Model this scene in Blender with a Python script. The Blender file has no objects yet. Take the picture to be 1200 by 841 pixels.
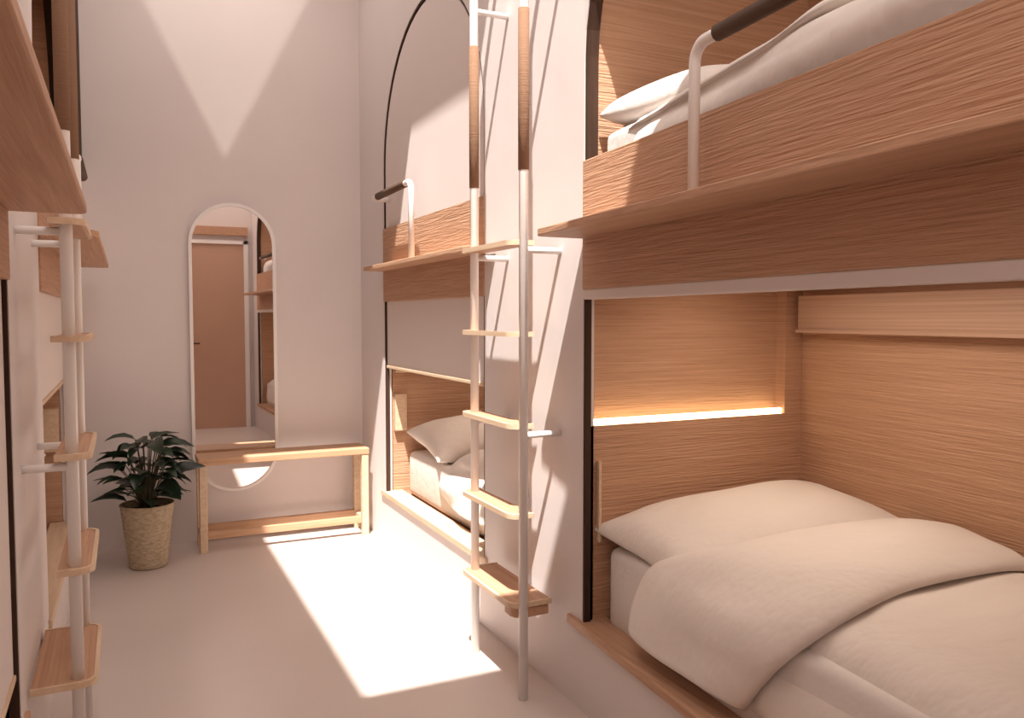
import bpy, bmesh, math, random
from mathutils import Vector, Matrix
random.seed(7)
PI = math.pi
scene = bpy.context.scene
COL = scene.collection

# ---------------------------------------------------------------- camera
H = 1.3
F = 950.0
pitch = math.atan(48.5 / F)
yaw = math.radians(25.514)
cd = bpy.data.cameras.new('camera'); cam = bpy.data.objects.new('camera', cd); COL.objects.link(cam)
cd.sensor_width = 36.0; cd.lens = F / 1200 * 36.0; cd.clip_start = 0.02
cam.location = (0, 0, H)
cam.rotation_euler = (PI / 2 - pitch, 0, -yaw)
scene.camera = cam

# ---------------------------------------------------------------- light
scene.view_settings.view_transform = 'Standard'
scene.view_settings.look = 'None'
scene.view_settings.gamma = 1
scene.view_settings.use_curve_mapping = False
scene.view_settings.exposure = -0.14

w = bpy.data.worlds.new('sky'); scene.world = w; w.use_nodes = True
bg = w.node_tree.nodes['Background']
bg.inputs[0].default_value = (1.0, 0.91, 0.87, 1)
bg.inputs[1].default_value = 1.6

SUN = Vector((.24, .42, -1.0)).normalized()
sl = bpy.data.lights.new('sun', 'SUN'); so = bpy.data.objects.new('sun', sl); COL.objects.link(so)
sl.energy = 12.5; sl.angle = math.radians(.7); sl.color = (1.0, .94, .88)
so.rotation_euler = SUN.to_track_quat('-Z', 'Y').to_euler()

def area(name, loc, tgt, sx, sy, power, col):
    l = bpy.data.lights.new(name, 'AREA'); l.shape = 'RECTANGLE'; l.size = sx; l.size_y = sy
    l.energy = power; l.color = col
    o = bpy.data.objects.new(name, l); COL.objects.link(o); o.location = loc
    o.rotation_euler = (Vector(tgt) - Vector(loc)).to_track_quat('-Z', 'Y').to_euler()
    return o
area('overhead_fill_front', (.55, .45, 3.72), (.55, .6, 0), 1.1, 1.0, 18, (1, .84, .76))  # added fill, raises the ambient level over the near corridor
area('overhead_fill_back', (.45, 4.3, 3.72), (.45, 4.3, 0), 1.0, .9, 10, (1, .86, .80))  # added fill for the mirror end of the corridor
area('camera_side_fill', (.12, -.12, 1.9), (1.2, 2.2, 1.2), .35, 1.0, 9, (1, .84, .77))  # added fill behind the camera, lifts the right-hand fascia
# added spot that throws the bright triangle on the back wall
gl = bpy.data.lights.new('back_wall_triangle_spot', 'SPOT'); go = bpy.data.objects.new('back_wall_triangle_spot', gl); COL.objects.link(go)
go.location = (.5, -3.0, 3.9); gl.energy = 650; gl.color = (1, .95, .85); gl.shadow_soft_size = .015
gl.spot_size = math.radians(30); gl.spot_blend = .1
go.rotation_euler = (Vector((.5, 5, 2.9)) - Vector((.5, -3, 3.9))).to_track_quat('-Z', 'Y').to_euler()

# ---------------------------------------------------------------- materials
def mat(name, base, rough=.6, spec=.3, metal=0, bump=None, var=None, emit=None):
    m = bpy.data.materials.new(name); m.use_nodes = True
    nt = m.node_tree; b = nt.nodes['Principled BSDF']
    b.inputs['Base Color'].default_value = (*base, 1); b.inputs['Roughness'].default_value = rough
    b.inputs['Specular IOR Level'].default_value = spec; b.inputs['Metallic'].default_value = metal
    tc = nt.nodes.new('ShaderNodeTexCoord')
    def noise(scale, vec=(1, 1, 1), detail=4, rg=.55):
        mp = nt.nodes.new('ShaderNodeMapping'); mp.inputs['Scale'].default_value = vec
        nt.links.new(tc.outputs['Object'], mp.inputs['Vector'])
        n = nt.nodes.new('ShaderNodeTexNoise'); n.inputs['Scale'].default_value = scale
        n.inputs['Detail'].default_value = detail; n.inputs['Roughness'].default_value = rg
        nt.links.new(mp.outputs[0], n.inputs['Vector']); return n
    if var:
        c2, scale, vec = var
        n = noise(scale, vec)
        r = nt.nodes.new('ShaderNodeValToRGB'); r.color_ramp.elements[0].position = .3; r.color_ramp.elements[1].position = .7
        r.color_ramp.elements[0].color = (*c2, 1); r.color_ramp.elements[1].color = (*base, 1)
        nt.links.new(n.outputs['Fac'], r.inputs['Fac']); nt.links.new(r.outputs['Color'], b.inputs['Base Color'])
    if bump:
        scale, vec, st, dist = bump
        n = noise(scale, vec, 3)
        bp = nt.nodes.new('ShaderNodeBump'); bp.inputs['Strength'].default_value = st; bp.inputs['Distance'].default_value = dist
        nt.links.new(n.outputs['Fac'], bp.inputs['Height']); nt.links.new(bp.outputs['Normal'], b.inputs['Normal'])
    if emit:
        b.inputs['Emission Color'].default_value = (*emit[0], 1); b.inputs['Emission Strength'].default_value = emit[1]
    return m

M = {}
M['plaster'] = mat('warm_white_plaster', (.77, .705, .68), .75, .2, var=((.73, .665, .64), 1.6, (1, 1, 1)), bump=(6, (1, 1, 1), .12, .01))
M['floor'] = mat('polished_cement_floor', (.66, .575, .53), .32, .4, var=((.62, .535, .49), 1.2, (1, 1, 1)), bump=(4, (1, 1, 1), .05, .01))
W1, W2 = (.60, .365, .235), (.46, .26, .158)
M['oak'] = mat('oak_veneer_level_grain', W1, .55, .25, var=(W2, 1.0, (2.5, 2.5, 170)), bump=(1.0, (7, 7, 150), .9, .007))
M['oak_flat'] = mat('oak_board_long_grain', W1, .5, .25, var=(W2, 1.0, (80, 2.2, 80)), bump=(1.0, (95, 3, 95), .5, .006))
M['oak_side'] = mat('oak_board_cross_grain', (.60, .37, .23), .5, .25, var=((.48, .28, .16), 1.0, (2.5, 70, 70)), bump=(1.0, (3, 80, 80), .3, .004))
M['oak_end'] = mat('pale_oak_edge', (.74, .56, .40), .5, .25, var=((.62, .44, .29), 1.0, (40, 4, 60)))
M['white_metal'] = mat('white_painted_metal', (.90, .86, .83), .35, .4)
M['rope'] = mat('tan_cord_wrap', (.28, .165, .105), .8, .1, bump=(1.0, (4, 4, 420), .7, .004))
M['grip'] = mat('dark_leather_grip', (.10, .060, .040), .6, .2, bump=(120, (1, 1, 1), .2, .002))
M['linen'] = mat('cream_cotton_bedding', (.87, .80, .74), .85, .1, var=((.85, .78, .72), 5, (1, 1, 1)), bump=(7, (1, 1.6, 1), .4, .03))
M['sheet'] = mat('off_white_cotton_sheet', (.80, .745, .70), .85, .1, bump=(14, (1, 1, 1), .25, .02))
M['blind'] = mat('pale_roller_blind_fabric', (.76, .68, .645), .8, .1)
M['dark'] = mat('dark_walnut_jamb', (.07, .04, .028), .7, .08, var=((.05, .028, .02), 1, (60, 60, 3)))
M['door'] = mat('tan_painted_door', (.58, .37, .27), .55, .25, var=((.55, .345, .25), 2, (1, 1, 1)))
M['mirror'] = mat('silver_mirror_glass', (.90, .86, .84), .015, .5, 1.0)
M['led'] = mat('warm_led_strip', (1, .8, .5), .5, emit=((1.0, .80, .46), 6.5))
M['rib'] = mat('ribbed_pinkish_oak', (.60, .40, .29), .6, .2, var=((.46, .29, .20), 1.0, (1, 1, 160)))
M['leaf'] = mat('dark_green_glossy_leaf', (.022, .045, .020), .35, .5, var=((.012, .026, .014), 14, (1, 1, 1)))
M['stem'] = mat('brown_green_stem', (.07, .06, .03), .6)
M['pot'] = mat('woven_cream_basket', (.56, .46, .33), .8, .15, bump=(1.0, (45, 45, 100), .8, .01), var=((.38, .29, .19), 1.0, (38, 38, 80)))
M['soil'] = mat('dark_soil', (.035, .022, .015), .95)

# ---------------------------------------------------------------- mesh helpers
class MB:
    def __init__(s): s.bm = bmesh.new()
    def box(s, a, b, bev=0, seg=2):
        x0, x1 = sorted((a[0], b[0])); y0, y1 = sorted((a[1], b[1])); z0, z1 = sorted((a[2], b[2]))
        t = bmesh.new()
        v = [t.verts.new(p) for p in ((x0,y0,z0),(x1,y0,z0),(x1,y1,z0),(x0,y1,z0),(x0,y0,z1),(x1,y0,z1),(x1,y1,z1),(x0,y1,z1))]
        for f in ((3,2,1,0),(4,5,6,7),(0,1,5,4),(1,2,6,5),(2,3,7,6),(3,0,4,7)): t.faces.new([v[i] for i in f])
        if bev: bmesh.ops.bevel(t, geom=t.edges[:] , offset=bev, segments=seg, affect='EDGES', profile=.5)
        s.join(t); return s
    def join(s, t):
        me = bpy.data.meshes.new('tmp'); t.to_mesh(me); t.free(); s.bm.from_mesh(me); bpy.data.meshes.remove(me)
    def tube(s, pts, r, n=12, cap=True):
        pts = [Vector(p) for p in pts]; rr = r if isinstance(r, (list, tuple)) else [r] * len(pts)
        rings = []; up = None
        for i, p in enumerate(pts):
            d = (pts[min(i+1, len(pts)-1)] - pts[max(i-1, 0)]).normalized()
            if up is None: up = d.orthogonal().normalized()
            up = (up - d * up.dot(d)).normalized(); sd = d.cross(up)
            rings.append([s.bm.verts.new(p + rr[i] * (math.cos(2*PI*k/n) * up + math.sin(2*PI*k/n) * sd)) for k in range(n)])
        for a, b in zip(rings, rings[1:]):
            for k in range(n): s.bm.faces.new((a[k], a[(k+1)%n], b[(k+1)%n], b[k]))
        if cap: s.bm.faces.new(rings[0][::-1]); s.bm.faces.new(rings[-1])
        return s
    def prism(s, poly, axis, a, b, bev=0):
        """poly: 2-D points, extruded along axis (0,1,2) from a to b"""
        t = bmesh.new()
        def P(p, q):
            return {0: (q, p[0], p[1]), 1: (p[0], q, p[1]), 2: (p[0], p[1], q)}[axis]
        A = [t.verts.new(P(p, a)) for p in poly]; B = [t.verts.new(P(p, b)) for p in poly]
        t.faces.new(A); t.faces.new(B[::-1]); n = len(poly)
        for i in range(n): t.faces.new((A[i], B[i], B[(i+1)%n], A[(i+1)%n]))
        if bev:
            ca = [e for e in t.edges if (e.verts[0] in A) == (e.verts[1] in A)]
            bmesh.ops.bevel(t, geom=ca, offset=bev, segments=2, affect='EDGES', profile=.5)
        s.join(t); return s
    def grid(s, rows, closed=False):
        V = [[s.bm.verts.new(p) for p in r] for r in rows]
        for i in range(len(V)-1):
            for j in range(len(V[0]) - (0 if closed else 1)):
                k = (j+1) % len(V[0])
                s.bm.faces.new((V[i][j], V[i][k], V[i+1][k], V[i+1][j]))
        return V
    def build(s, name, m, parent=None, smooth=False, mods=None, fn=None):
        if fn:
            for v in s.bm.verts: v.co = fn(v.co)
        bmesh.ops.recalc_face_normals(s.bm, faces=s.bm.faces[:])
        me = bpy.data.meshes.new(name); s.bm.to_mesh(me); s.bm.free()
        me.materials.append(m)
        if smooth:
            me.shade_smooth()
        o = bpy.data.objects.new(name, me); COL.objects.link(o)
        if parent:
            o.parent = parent
            r = parent; off = Vector((0, 0, 0))
            while r: off += r.location; r = r.parent
            o.location = -off
        for k, v in (mods or []):
            md = o.modifiers.new(k, k)
            for a, b in v.items(): setattr(md, a, b)
        return o

def thing(name, label, cat, loc=(0, 0, 0), group=None):
    o = bpy.data.objects.new(name, None); COL.objects.link(o); o.location = loc
    o.empty_display_size = .1
    o['label'] = label; o['category'] = cat
    if group: o['group'] = group
    return o
def tag(o, label, cat, group=None):
    o['label'] = label; o['category'] = cat
    if group: o['group'] = group
    return o
def struct(o): o['kind'] = 'structure'; return o
def copy_thing(o, parent=None):
    c = o.copy(); COL.objects.link(c); c.parent = parent
    for ch in list(o.children): copy_thing(ch, c)
    return c
def arc(cx, cy, r, a0, a1, n, ry=None):
    ry = ry or r
    return [(cx + r*math.cos(a0+(a1-a0)*i/n), cy + ry*math.sin(a0+(a1-a0)*i/n)) for i in range(n+1)]

# ---------------------------------------------------------------- room dimensions
XR, XL, YB, YF, HC = 1.34, -.25, 5.0, -.15, 3.8
YN = 2.27                                   # far jamb of the near bunks
YC = 3.07                                   # near jamb of the far bunks
YE = 4.50                                   # far jamb of the far bunks
T = math.tan(math.radians(4.0))
def skew(co):                               # the near right bunk bay stands 3 degrees out of line with the corridor
    return Vector((co.x + min(0, co.y - YN) * T, co.y, co.z))
ident = None
DEP = .95                                   # niche depth
SILL, LOW_TOP, UP_SILL, SPRING = .30, 1.392, 1.80, 2.13

def mx(side, x):                            # x given for the right wall, mirrored for the left
    return x if side > 0 else XR + XL - x

# floor
mb = MB(); mb.box((-1.4, YF - .1, -.1), (2.5, YB + .1, 0)); struct(mb.build('floor', M['floor']))
# ceiling with its skylight opening
SX0, SX1, SX2, SY0, SY1, SY2 = -.232, .978, 1.32, 1.01, 2.50, 3.385
mb = MB()
for a, b in (((-1.4, YF-.1), (2.5, SY0)), ((-1.4, SY2), (2.5, YB+.1)), ((-1.4, SY0), (SX0, SY2)), ((SX2, SY0), (2.5, SY1)), ((SX1, SY1), (2.5, SY2))):
    mb.box((a[0], a[1] - (1.1 if a[1] < 0 and b[1] == SY0 else 0), HC), (b[0], b[1], HC + .12))  # front piece overhangs outdoors, added to keep sun out of the triangular opening
struct(mb.build('ceiling', M['plaster']))
mb = MB()
for a, b in (((SX0-.03, SY0-.03), (SX2+.03, SY0)), ((SX0-.03, SY2), (SX1+.03, SY2+.03)), ((SX0-.03, SY0), (SX0, SY2)), ((SX2, SY0), (SX2+.03, SY1))):
    mb.box((a[0], a[1], HC+.121), (b[0], b[1], HC+.17))
struct(mb.build('window_1', M['white_metal']))
# back and front walls
mb = MB(); mb.box((-1.4, YB, 0), (2.5, YB+.1, HC)); struct(mb.build('wall_back', M['plaster']))
def front_wall():
    mb = MB()
    # opening added to shape the spot: triangle, apex down, cut as the projection of the light seen on the back wall
    k = 2.85 / 8.0
    def pj(x, z): return (.5 + (x-.5)*k, 3.9 + (z-3.9)*k)
    ap = pj(.545, 2.22); l = pj(-.22, 3.80 - .0); r = pj(1.31, 3.76)
    zt = min(l[1], r[1])
    # wall as polygon pieces around the triangle
    x0, x1 = -1.4, 2.5
    lx, rx = l[0], r[0]
    mb.prism([(x0, 0), (ap[0], 0), ap, (lx, zt), (lx, HC), (x0, HC)], 1, YF-.02, YF)
    mb.prism([(ap[0], 0), (x1, 0), (x1, HC), (rx, HC), (rx, zt), ap], 1, YF-.02, YF)
    mb.prism([(lx, zt), (rx, zt), (rx, HC), (lx, HC)], 1, YF-.02, YF)
    return mb
struct(front_wall().build('wall_front', M['plaster']))

def side_wall(side, segs, y0, y1, fn=None, thick=.04):
    """segs: list of (ya, yb, kind) openings"""
    mb = MB(); xa, xb = mx(side, XR), mx(side, XR + thick)
    def col(ya, yb, za, zb, zc, zd):
        t = bmesh.new()
        P = [(xa, ya, za), (xa, yb, zb), (xa, yb, zd), (xa, ya, zc), (xb, ya, za), (xb, yb, zb), (xb, yb, zd), (xb, ya, zc)]
        v = [t.verts.new(p) for p in P]
        for f in ((0,1,2,3), (7,6,5,4), (0,4,5,1), (1,5,6,2), (2,6,7,3), (3,7,4,0)): t.faces.new([v[i] for i in f])
        mb.join(t)
    y = y0
    for ya, yb in segs:
        if ya > y: col(y, ya, 0, 0, HC, HC)
        col(ya, yb, 0, 0, SILL-.03, SILL-.03)          # below the sill
        col(ya, yb, LOW_TOP, LOW_TOP, UP_SILL, UP_SILL)
        c, a, r = (ya+yb)/2, (yb-ya)/2, .72
        n = 28
        for i in range(n):
            t0, t1 = PI - PI*i/n, PI - PI*(i+1)/n
            p, q = c + a*math.cos(t0), c + a*math.cos(t1)
            col(p, q, SPRING + r*math.sin(t0), SPRING + r*math.sin(t1), HC, HC)
        y = yb
    if y < y1: col(y, y1, 0, 0, HC, HC)
    return mb
def both(co): return skew(co)
struct(side_wall(1, [(.15, YN), (YC, YE)], YF, YB).build('wall_right', M['plaster'], fn=skew))
struct(side_wall(-1, [(.15, YN), (YC, YE)], YF, YB).build('wall_left', M['plaster']))

# door in the front wall (seen in the mirror)
d = thing('door_1', '', 'door', (.95, YF, 0)); del d['label']; del d['category']; struct(d)
MB().box((.42, YF+.001, 0), (1.07, YF+.03, 2.16), .003).build('door_panel', M['door'], d)
fr = MB(); fr.box((.36, YF+.001, 0), (.42, YF+.05, 2.2)); fr.box((1.07, YF+.001, 0), (1.12, YF+.05, 2.2)); fr.box((.36, YF+.001, 2.16), (1.12, YF+.05, 2.2))
fr.build('door_frame', M['white_metal'], d)
MB().tube([(.47, YF+.03, 1.0), (.47, YF+.07, 1.0), (.57, YF+.07, 1.0)], .009).build('door_handle', M['dark'], d)
lt = MB().box((-.2, YF+.001, 2.26), (1.12, YF+.06, 2.36), .004).build('trim_1', M['oak_flat']); struct(lt)

# ---------------------------------------------------------------- bunk bays
def bay(side, ya, yb, head, label, proud, fn=None, blind_low=None, blind_up=False, near=False):
    """ya..yb opening; head = y of the head (far) end"""
    X = lambda x: mx(side, x)
    t = thing('built_in_bunk_bed', label, 'bunk bed', (X(XR), (ya+yb)/2, 0), 'built-in bunk bays along the corridor')
    xb = XR + DEP
    k = .03
    # niche linings
    def lining(z0, z1, up):
        nm = 'upper_niche' if up else 'lower_niche'
        mb = MB(); mb.box((X(XR+.045), yb-.002+.0, z0), (X(xb), yb+.04, z1)) if not near or up else None
        if near and not up:
            # head end wall with recessed upper field, led strip on the ledge of the recess
            mb.box((X(XR+.02), yb, z0), (X(xb), yb+.02, .945))
            mb.box((X(2.205), yb, .945), (X(xb), yb+.02, z1))
            mb.box((X(XR+.042), yb+.05, .93), (X(2.21), yb+.07, z1))
            mb.box((X(XR+.045), yb+.02, .925), (X(2.205), yb+.06, .945))
            mb.box((X(2.205), yb+.02, .94), (X(2.22), yb+.06, z1))
        mb.build(nm + '_head_panel', M['oak'], t, fn=fn)
        MB().box((X(xb), ya-.04, z0), (X(xb+.03), yb+.04, z1)).build(nm + '_side_panel', M['oak'], t, fn=fn)
        MB().box((X(XR+.045), ya-.04, z0), (X(xb), ya, z1)).build(nm + '_foot_panel', M['oak'], t, fn=fn)
        MB().box((X(XR+.045), ya-.04, z1), (X(xb+.03), yb+.06, z1+.02)).build(nm + '_ceiling_panel', M['oak_flat'], t, fn=fn)
        MB().box((X(XR+.045), ya-.04, z0-.02), (X(xb+.03), yb+.04, z0)).build(nm + '_base_panel', M['oak_flat'], t, fn=fn)
    lining(.27, 1.44, False); lining(1.62, 3.3, True)
    # dark jamb strips
    for y, s in ((yb, -1), (ya, 1)):
        MB().box((X(XR+.002), y + s*.012, SILL), (X(XR+.024), y + s*.0005, LOW_TOP)).build('dark_jamb', M['dark'], t, fn=fn)
    j = MB()
    c, a = (ya+yb)/2, (yb-ya)/2 - .0005
    outer = [(ya+.0005, UP_SILL)] + arc(c, SPRING, a, PI, 0, 28, .7195) + [(yb-.0005, UP_SILL)]
    inner = [(ya+.010, UP_SILL)] + arc(c, SPRING, a-.010, PI, 0, 28, .709) + [(yb-.010, UP_SILL)]
    rows = []
    for p, q in zip(outer, inner):
        rows.append([(X(XR+.003), *p), (X(XR+.046), *p), (X(XR+.046), *q), (X(XR+.003), *q)])
    j.grid(rows, True)
    j.build('dark_arch_jamb', M['dark'], t, fn=fn)
    # fascia, ledge, sill
    MB().box((X(XR-.006), ya, LOW_TOP-.002), (X(XR+.02 + .03), yb, UP_SILL), .003).build('fascia', M['oak'], t, fn=fn)
    yl0, yl1 = (ya-.03, yb+.03)
    if near: yl0, yl1 = .3, YN - .008
    else: yl0, yl1 = YC - .12, (4.52 if side > 0 else 4.82)
    xo = XR - proud; r = .03 if near else .06; zl = 1.552 if near else 1.562
    if near: poly = [(XR-.0061, yl0), (xo, yl0)] + [(xo, yl1 - r), (xo + r*.3, yl1 - r*.3), (xo + r, yl1), (XR-.0061, yl1)]
    else: poly = [(XR-.0061, yl0), (xo + r, yl0), (xo + r*.3, yl0 + r*.3), (xo, yl0 + r), (xo, yl1-.02), (xo+.02, yl1), (XR-.0061, yl1)]
    MB().prism([(X(x), y) for x, y in poly], 2, zl, zl + .022, .003).build('ledge', M['oak_flat'], t, fn=fn)
    MB().box((X(XR-.012), ya-.03 if not near else .1, SILL-.03), (X(XR+.10), yb + (.085 if near else .06), SILL), .003).build('sill', M['oak_end'] if not near else M['oak_flat'], t, fn=fn)
    # roller blinds
    if blind_low is None:
        b = MB(); b.box((X(XR-.002), ya, 1.358), (X(XR+.04), yb-.001, 1.391), .004).build('roller_blind', M['blind'], t, fn=fn)
    else:
        b = MB(); b.box((X(XR+.012), ya+.002, blind_low+.015), (X(XR+.018), yb-.014, LOW_TOP-.003)).build('roller_blind', M['blind'], t, fn=fn)
        bb = [c_ for c_ in t.children if c_.name.startswith('roller_blind')][-1]
        e = MB(); e.box((X(XR+.006), ya+.002, blind_low), (X(XR+.024), yb-.014, blind_low+.016), .003); e.build('bottom_rail', M['oak_end'], bb, fn=fn)
    if blind_up:
        b = MB()
        pl = [(ya+.02, UP_SILL+.004)] + arc(c, SPRING, a-.018, PI, 0, 28, .70) + [(yb-.02, UP_SILL+.004)]
        b.prism(pl, 0, X(XR+.008), X(XR+.018)); b.build('arched_blind', M['blind'], t, fn=fn)
    # led strip and shelf box in the near niche
    if near:
        MB().box((X(XR+.05), yb+.004, .9455), (X(2.195), yb+.016, .966)).build('led_strip', M['led'], t, fn=fn)
        sh = MB(); sh.box((X(2.235), .2, 1.25), (X(2.289), yb-.03, 1.38), .002); sh.box((X(2.225), .2, 1.245), (X(2.235), yb-.03, 1.257))
        sh.build('ribbed_shelf_box', M['rib'], t, fn=fn)
        MB().box((X(XR+.05), yb-.02, .56), (X(XR+.062), yb-.001, .83), .003).build('reading_light', M['oak_end'], t, fn=fn)
    else:
        MB().box((X(XR+.05), yb-.035, .65), (X(XR+.12), yb-.003, .86), .003).build('reading_light', M['oak_end'], t, fn=fn)
        MB().box((X(XR+.05), yb-.05, .985), (X(xb-.01), yb-.003, .998), .002).build('light_shelf', M['oak_end'], t, fn=fn)
    # guard rail
    xr = XR - (.09 if not near else .09 - (.047 if side > 0 else 0)); zt = 1.953
    y1 = (1.60 if near else 3.74); sg = (-1 if near else 1)
    ye = (.62 if near else 4.40)
    z0 = zl + .022
    rr = .045
    pts = [(X(xr), y1, z0), (X(xr), y1, zt-rr)] + [(X(xr), y1 + sg*(rr - rr*math.cos(q)), zt - rr + rr*math.sin(q)) for q in [PI/2*i/6 for i in range(1, 7)]]
    pts += [(X(xr), ye - sg*rr, zt)]
    pts += [(X(min(xr + rr*(1-math.cos(q)), XR)), ye - sg*rr + sg*rr*math.sin(q), zt) for q in [PI/2*i/6 for i in range(1, 7)]]
    pts += [(X(XR - .001 if not near else XR+.02), ye, zt)]
    g = MB().tube(pts, .0145).build('guard_rail', M['white_metal'], t, smooth=True, fn=fn)
    MB().tube([(X(xr), y1 + sg*.085, zt), (X(xr), y1+sg*.09, zt), (X(xr), ye - sg*.10, zt), (X(xr), ye - sg*.095, zt)], [.015, .0195, .0195, .015]).build('grip', M['grip'], g, smooth=True, fn=fn)
    return t

bay(1, .15, YN, YN, 'nearest oak bunk bay on the right with glowing light strip and open lower berth', .185, fn=skew, near=True)
bay(1, YC, YE, YE, 'far right oak bunk bay between ladder and mirror wall, pale arched blind closed above', .12, blind_low=1.012, blind_up=True)
bay(-1, .15, YN, YN, 'nearest oak bunk bay on the left, seen steeply from under its ledge', .173, blind_low=.42, near=True)
bay(-1, YC, YE, YE, 'far left oak bunk bay behind the left ladder, pale blind half lowered', .18, blind_low=1.0)

for x_, y_, z_, sx_, sy_, p_ in ((1.78, 1.6, 1.425, .35, 1.0, 5.2), (1.80, 3.8, 1.425, .35, 1.0, 4.0), (-.70, 3.8, 1.425, .35, 1.0, 1.2), (-.70, 1.2, 1.425, .35, 1.6, 1.2), (1.85, 1.2, 2.8, .4, 1.2, 4.5), (-.75, 3.8, 2.8, .3, .6, 2.0)):
    area('berth_fill', (x_, y_, z_), (x_, y_, 0), sx_, sy_, p_, (1, .84, .70))  # added fills that brighten the niche interiors, no fittings modelled

# ---------------------------------------------------------------- ladders
def ladder():
    t = thing('ladder', 'tall white metal ladder with oak treads against the right wall', 'ladder', (1.2, 2.635, 0), 'white ladders between the bunk bays')
    for y in (2.425, 2.845):
        s = MB().tube([(1.2, y, 0), (1.2, y, 2.75), (1.205, y, 2.79), (1.22, y, 2.815), (1.245, y, 2.825), (XR-.001, y, 2.825)], .0162).build('stile', M['white_metal'], t, smooth=True)
        MB().tube([(1.2, y, 1.786), (1.2, y, 1.787), (1.2, y, 2.309), (1.2, y, 2.31)], [.0163, .0186, .0186, .0163], 16).build('cord_grip', M['rope'], s, smooth=True)
        for z in (.905, 1.525, 2.44):
            MB().tube([(1.2, y, z), (XR-.001, y, z)], .011).build('wall_bracket', M['white_metal'], t, smooth=True)
    for z in (.33, .635, .94, 1.25, 1.555):
        xo, xi, y0, y1, r = 1.16, (1.24 if z > .4 else 1.31), 2.432, 2.878, .035
        def outline(o):
            return [(xi, y0-o)] + arc(xo+r, y0+r, r+o, -PI/2, -PI, 6) + arc(xo+r, y1-r, r+o, PI, PI/2, 6) + [(xi, y1+o)]
        b = MB(); b.prism(outline(0), 2, z-.012, z, .001); tr = b.build('tread', M['oak_flat'], t)
        if z < .4:
            MB().prism([(1.30, 2.432)] + arc(1.205, 2.467, .035, -PI/2, -PI, 6) + [(1.17, 2.51), (1.30, 2.51)], 2, z-.052, z-.018, .003).build('lower_step_block', M['oak_flat'], tr)
        # pale lipping round three sides
        po, pi_ = outline(.008), outline(-.002)
        e = MB(); e.grid([[(*p, z-.014), (*p, z+.003), (*q, z+.003), (*q, z-.014)] for p, q in zip(po, pi_)], True)
        e.build('edge_band', M['oak_end'], tr)
    return t
L1 = ladder()
L2 = copy_thing(L1)
L2.rotation_euler = (0, 0, PI)
L2.location = (XL + .116, 2.645, 0)
L2['label'] = 'white ladder on the left wall, seen edge-on beside the near bunk ledge'

# ---------------------------------------------------------------- bedding
def superpillow(c, sx, sy, h, tilt=(0, 0, 0), seed=0, pw=.46):
    rnd = random.Random(seed); mb = MB(); n = 36
    ph = [rnd.uniform(0, 6) for _ in range(6)]
    rot = Matrix.Rotation(tilt[2], 3, 'Z') @ Matrix.Rotation(tilt[1], 3, 'Y') @ Matrix.Rotation(tilt[0], 3, 'X')
    for sgn in (1, -1):
        rows = []
        for i in range(n+1):
            u = -1 + 2*i/n; row = []
            for j in range(n+1):
                v = -1 + 2*j/n
                # pinched outline between the corners
                px = u * (1 - .07*(1 - v*v)) ; py = v * (1 - .10*(1 - u*u))
                e = max(0, (1 - abs(u)**2.6)) * max(0, (1 - abs(v)**2.6))
                z = e ** pw
                edge = 1 - min(1, e*2.2)
                wr = .07*edge*math.sin(11*u + 7*v + ph[0])*(e**.3) + .03*math.sin(5*u - 7*v + ph[1])*e + .035*edge*(e**.3)*math.sin(19*(abs(u)+abs(v))+14*u*v + ph[2])
                hh = h * (z * (1 if sgn > 0 else .55) + wr) if e > 0 else 0
                row.append(Vector(c) + rot @ Vector((px*sx/2, py*sy/2, sgn*hh if sgn > 0 else -hh*.8)))
            rows.append(row)
        mb.grid(rows)
    bmesh.ops.remove_doubles(mb.bm, verts=mb.bm.verts[:], dist=.0008)
    return mb
def lerp_list(L, t):
    t = max(0, min(.9999, t)) * (len(L)-1); i = int(t); f = t-i
    # catmull-rom
    p = [Vector(L[max(0, min(len(L)-1, i+k))]) for k in (-1, 0, 1, 2)]
    return .5*((2*p[1]) + (-p[0]+p[2])*f + (2*p[0]-5*p[1]+4*p[2]-p[3])*f*f + (-p[0]+3*p[1]-3*p[2]+p[3])*f**3)
def loft(A, B, bulge, thick, n=60, m=28, side=1, wr=.004, seed=0, sign=None):
    """puffy cloth between guide lines A and B"""
    rnd = random.Random(seed); ph = [rnd.uniform(0, 6) for _ in range(4)]
    mb = MB(); top = []; bot = []
    for i in range(n+1):
        t = i/n; a, b = lerp_list(A, t), lerp_list(B, t)
        a2, b2 = lerp_list(A, min(1, t+.02)), lerp_list(B, min(1, t+.02)); a1, b1 = lerp_list(A, max(0, t-.02)), lerp_list(B, max(0, t-.02))
        tan = ((a2-a1)+(b2-b1)).normalized(); ac = (b-a).normalized()
        nr = tan.cross(ac); 
        if nr.z < 0 or (abs(nr.z) < .25 and nr.x*side > 0): nr = -nr
        nr.normalize()
        rt, rb = [], []
        for j in range(m+1):
            s = j/m; e = (max(0, 1-abs(2*s-1)**3))**.6
            et = min(1, t/.05, (1-t)/.05 + .0) if True else 1
            et = max(0, et)**.5
            w_ = wr*(math.sin(14*t+5*s+ph[0]) + .7*math.sin(23*t-6*s+ph[1]) + .5*math.sin(9*s+6*t+ph[2]))*e
            p = a.lerp(b, s)
            rt.append(p + nr*((bulge*e*et) + w_ + thick/2*e*et))
            rb.append(p - nr*(thick/2*e*et))
        top.append([Vector((p.x, p.y, p.z)) for p in rt]); bot.append(rb)
    mb.grid(top); mb.grid(bot)
    bmesh.ops.remove_doubles(mb.bm, verts=mb.bm.verts[:], dist=.0006)
    return mb
SUB = [('SUBSURF', dict(levels=1, render_levels=1))]
def mirror_fn(co): return Vector((XR + XL - co.x, co.y, co.z))

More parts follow.
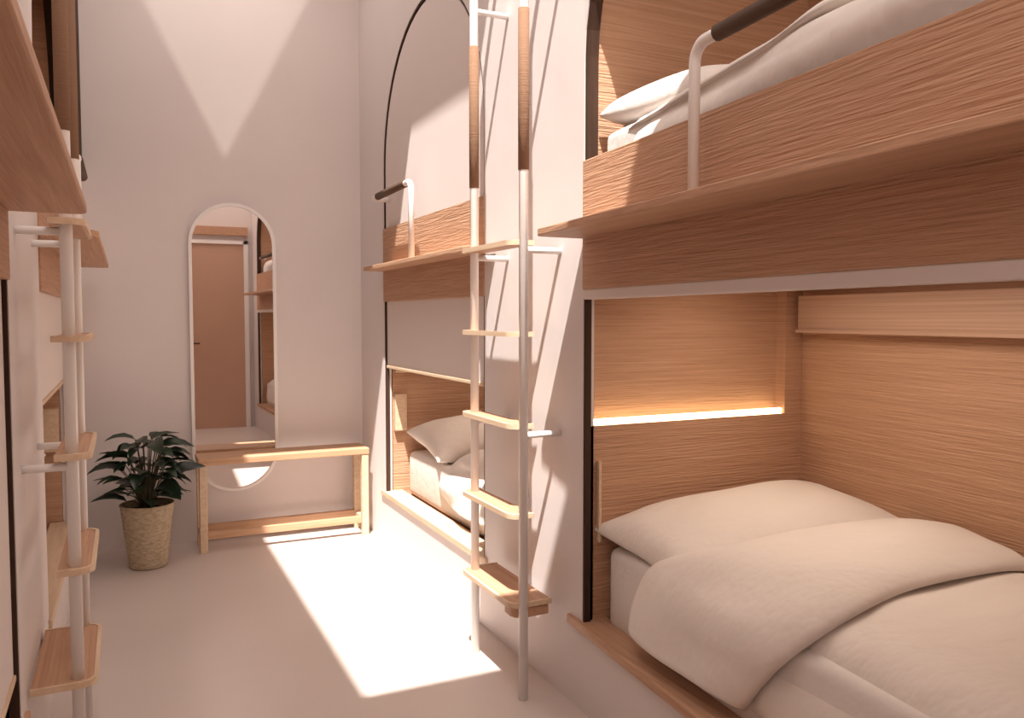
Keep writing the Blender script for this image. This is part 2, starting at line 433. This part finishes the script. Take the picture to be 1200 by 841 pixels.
# near right lower bed
mt = MB().box((1.42, .2, .275), (2.275, 2.245, .55), .035, 4)
tag(mt.build('mattress', M['sheet'], smooth=True, fn=skew), 'thick mattress in a white sheet in the nearest right lower bunk', 'mattress', 'bunk mattresses')
tag(superpillow((1.84, 2.01, .60), .955, .53, .125, (math.radians(6), math.radians(-3.5), math.radians(-2)), 3).build('pillow', M['linen'], smooth=True, mods=SUB),
    'large cream pillow below the light strip in the nearest right lower bunk', 'pillow', 'bed pillows')
dv = thing('duvet', 'cream duvet turned back at the top, covering the nearest right lower bunk', 'duvet', (1.8, 1.2, .56), 'duvets on the bunks')
A = [(1.345, 2.0, .35), (1.355, 1.985, .47), (1.41, 1.965, .565), (1.51, 1.80, .635), (1.755, 1.79, .655), (2.10, 1.76, .66), (2.23, 1.64, .64)]
B = [(1.335, 1.49, .345), (1.33, 1.42, .44), (1.335, 1.335, .54), (1.47, 1.29, .625), (1.743, 1.35, .63), (2.05, 1.35, .63), (2.19, 1.32, .625)]
loft(A, B, .035, .03, seed=1, wr=.004).build('turned_back_fold', M['linen'], dv, smooth=True)
A = [(1.385, 1.62, .33), (1.39, 1.62, .45), (1.44, 1.60, .565), (1.57, 1.58, .60), (1.85, 1.58, .60), (2.2, 1.56, .60)]
B = [(1.275, .2, .33), (1.28, .2, .45), (1.33, .2, .565), (1.47, .2, .60), (1.75, .2, .60), (2.13, .2, .60)]
loft(A, B, .004, .035, seed=2, wr=.003).build('cover', M['linen'], dv, smooth=True)

# near right upper bed
tag(MB().box((1.40, .2, 1.625), (2.275, 2.245, 1.89), .03, 4).build('mattress', M['sheet'], smooth=True, fn=skew), 'sheeted mattress in the nearest right upper bunk behind the oak fascia', 'mattress', 'bunk mattresses')
tag(superpillow((1.85, 1.99, 1.935), .97, .52, .12, (math.radians(3), math.radians(-1), 0), 5, .36).build('pillow', M['sheet'], smooth=True, mods=SUB),
    'sunlit white pillow in the nearest right upper bunk', 'pillow', 'bed pillows')
du = thing('duvet', 'pale duvet bulging over the fascia of the nearest right upper bunk', 'duvet', (1.8, 1.2, 1.89), 'duvets on the bunks')
A = [(1.375, 2.06, 1.80), (1.38, 2.02, 1.85), (1.44, 1.95, 1.90), (1.7, 1.85, 1.92), (2.0, 1.85, 1.92), (2.2, 1.85, 1.92)]
B = [(1.26, .2, 1.80), (1.265, .2, 1.89), (1.33, .2, 1.95), (1.6, .2, 1.98), (1.9, .2, 1.98), (2.12, .2, 1.97)]
loft(A, B, .012, .03, seed=4, wr=.006).build('cover', M['linen'], du, smooth=True)
A = [(1.385, 2.09, 1.868), (1.355, 1.85, 1.88), (1.335, 1.63, 1.897), (1.325, 1.45, 1.915), (1.36, 1.30, 1.965), (1.50, 1.2, 2.01)]
B = [(2.2, 2.0, 1.95), (2.2, 1.8, 1.97), (2.2, 1.6, 1.97), (2.2, 1.45, 1.97), (2.2, 1.3, 1.97), (2.2, 1.2, 1.97)]
loft(A, B, .055, .02, seed=9, wr=.006, m=40).build('turned_back_fold', M['linen'], du, smooth=True)

# far right lower bed and its mirror image on the left
for fn, s in ((None, 'right'), (mirror_fn, 'left')):
    tag(MB().box((1.47, YC+.02, .275), (2.27, YE-.02, .53), .035, 4).build('mattress', M['sheet'], smooth=True, fn=fn), 'mattress in the far %s lower bunk under a lowered blind' % s, 'mattress', 'bunk mattresses')
    tag(superpillow((1.86, 4.17, .60), .86, .54, .14, (math.radians(10), 0, 0), 8).build('pillow', M['linen'], smooth=True, mods=SUB, fn=fn),
        'cream pillow in the far %s lower bunk' % s, 'pillow', 'bed pillows')
    A = [(1.50, 4.02, .36), (1.495, 3.98, .45), (1.53, 3.93, .525), (1.6, 3.88, .57), (1.9, 3.85, .58), (2.2, 3.85, .58)]
    B = [(1.46, YC+.06, .36), (1.455, YC+.06, .45), (1.49, YC+.06, .54), (1.6, YC+.06, .60), (1.9, YC+.06, .60), (2.2, YC+.06, .60)]
    tag(loft(A, B, .03, .04, seed=6, wr=.012).build('duvet', M['linen'], smooth=True, fn=fn), 'rumpled pale duvet in the far %s lower bunk' % s, 'duvet', 'duvets on the bunks')

# ---------------------------------------------------------------- mirror
mi = thing('wall_mirror', 'tall pill-shaped mirror in a thin white frame behind the bench', 'mirror', (.576, YB, .28))
def pill(cx, z0, z1, r, n=24): return arc(cx, z1-r, r, 0, PI, n) + arc(cx, z0+r, r, PI, 2*PI, n)
MR, MA = .241, math.radians(1.2)
def tilt(co):
    d = Vector((co.x-.576, co.y-YB, co.z)); return Vector((.576 + d.x, YB + d.y - (d.x)*math.tan(MA), d.z))
g = MB(); g.prism(pill(.576, .28, 1.962, MR-.012), 1, YB-.022, YB-.010); g.build('mirror_glass', M['mirror'], mi, fn=tilt)
po, pi_ = pill(.576, .28-.0, 1.962, MR), [( .576 + (x-.576)*(1-.018/MR), z + (.018 if z < .28+MR else -.018)*(abs(z-(.28+MR if z < .28+MR else 1.962-MR))/MR if (z < .28+MR or z > 1.962-MR) else 0)) for x, z in pill(.576, .28, 1.962, MR)]
f = MB(); rows = [[(*(p[0], YB-.002), p[1]), (p[0], YB-.034, p[1]), (q[0], YB-.034, q[1]), (q[0], YB-.002, q[1])] for p, q in zip(po, pi_)]
rows.append(rows[0]); f.grid(rows, True); bmesh.ops.remove_doubles(f.bm, verts=f.bm.verts[:], dist=.0001)
f.build('mirror_frame', M['white_metal'], mi, fn=tilt)

# ---------------------------------------------------------------- bench
be = thing('bench', 'slim pale wooden bench with open frame legs below the mirror', 'bench', (.82, 4.82, 0))
bx0, bx1, by0, by1 = .345, 1.30, 4.70, 4.93
tp = MB()
tp.box((bx0, by0, .487), (bx1, by1, .525), .004)
tp.build('bench_top', M['oak_side'], be)
for x in (bx0+.004, bx1-.044):
    for y in (by0+.004, by1-.044):
        MB().box((x, y, 0), (x+.04, y+.04, .486), .003).build('leg', M['oak_end'], be)
    MB().box((x+.005, by0+.045, .07), (x+.035, by1-.045, .105), .002).build('side_rail', M['oak_end'], be)
for y in (by0+.010, by1-.038):
    MB().box((bx0+.045, y, .075), (bx1-.045, y+.028, .115), .002).build('long_rail', M['oak_side'], be)

# ---------------------------------------------------------------- potted plant
pp = thing('potted_plant', 'leafy dark green plant in a cream woven basket pot beside the bench', 'plant', (.085, 4.6, 0))
def ring_lathe(prof, c, n=40):
    mb = MB(); rows = [[(c[0]+r*math.cos(2*PI*k/n), c[1]+r*math.sin(2*PI*k/n), z) for k in range(n)] for r, z in prof]
    V = mb.grid(rows, True); mb.bm.faces.new(V[0]); return mb
prof = [(.083, .001), (.09, .006)]
for i in range(1, 33):
    z = .01*i; r = .09 + .038*(i/32) + (.0022 if i % 2 else -.0012); prof.append((r, z))
prof += [(.131, .326), (.133, .334), (.126, .336), (.122, .325), (.118, .29)]
ring_lathe(prof, (.085, 4.6)).build('basket_pot', M['pot'], pp, smooth=True)
sm = ring_lathe([(.118, .295), (.06, .302), (.001, .305)], (.085, 4.6)); sm.build('soil', M['soil'], pp, smooth=True)
def leaf_mesh(base, d, L, W, droop, roll=0):
    """leaf starting at base heading along d, drooping"""
    mb = MB(); d = Vector(d).normalized(); up = Vector((0, 0, 1)); side = d.cross(up)
    side = side.normalized() if side.length > .01 else Vector((1, 0, 0))
    p = Vector(base); n = 9; rows = []; pitch_ = math.asin(max(-1, min(1, d.z))); hd = Vector((d.x, d.y, 0)).normalized()
    for i in range(n+1):
        t = i/n; ang = pitch_ - droop*t
        dr = hd*math.cos(ang) + up*math.sin(ang)
        nv = side.cross(dr).normalized()
        if nv.z < 0: nv = -nv
        wd = W*(math.sin(PI*min(1, t**.72)) ** .8)*(1-.25*t) + .0006
        sd = (side*math.cos(roll) + nv*math.sin(roll))
        row = []
        for s in (-1, -.5, 0, .5, 1):
            row.append(p + sd*wd*s + nv*(abs(s)*wd*.35) + nv*(.05*wd*math.sin(t*22)*abs(s)))
        rows.append(row); p = p + dr*L/n
    mb.grid(rows); return mb
rnd = random.Random(21)
c0 = Vector((.085, 4.6, .30))
spots = []
# (azimuth, stem reach, stem height, leaf length)
for k in range(64):
    lay = k/64
    az = k*2.39996 + rnd.uniform(-.2, .2)
    zt = .36 + .31*lay + rnd.uniform(-.03, .03)
    rc = (.01 + .112*math.sin(PI*(.12+.7*(1-lay)))) * rnd.uniform(.45, 1.15)
    spots.append((az, rc, zt, rnd.uniform(.135, .19)*(1-.12*lay)))
for az, rc, zt, L in spots:
    hx, hy = math.cos(az), math.sin(az)
    tip = Vector((c0.x + hx*rc, c0.y + hy*rc*.9, zt))
    base = c0 + Vector((hx*.025, hy*.025, 0))
    mid = base.lerp(tip, .5) + Vector((-hx*.02, -hy*.02, .03))
    pts = [(1-t)**2*base + 2*t*(1-t)*mid + t*t*tip for t in [i/6 for i in range(7)]]
    st = MB().tube(pts, [.0035]*3+[.0025]*4, 6).build('stem', M['stem'], pp, smooth=True)
    leaf_mesh(tip, (hx, hy, rnd.uniform(.1, .45)), L, L*rnd.uniform(.24, .31), rnd.uniform(.35, 1.25), rnd.uniform(-.55, .55)).build('leaf', M['leaf'], st, smooth=True)

# ---------------------------------------------------------------- dark wall cabinet on the left
cb = thing('wall_cabinet', 'narrow dark brown wooden wall cabinet high beside the far left bunk', 'cabinet', (-.22, 4.7, 2.08))
MB().box((XL+.001, 4.08, 2.09), (XL+.062, 4.985, 3.5), .003).build('cabinet_body', M['dark'], cb)
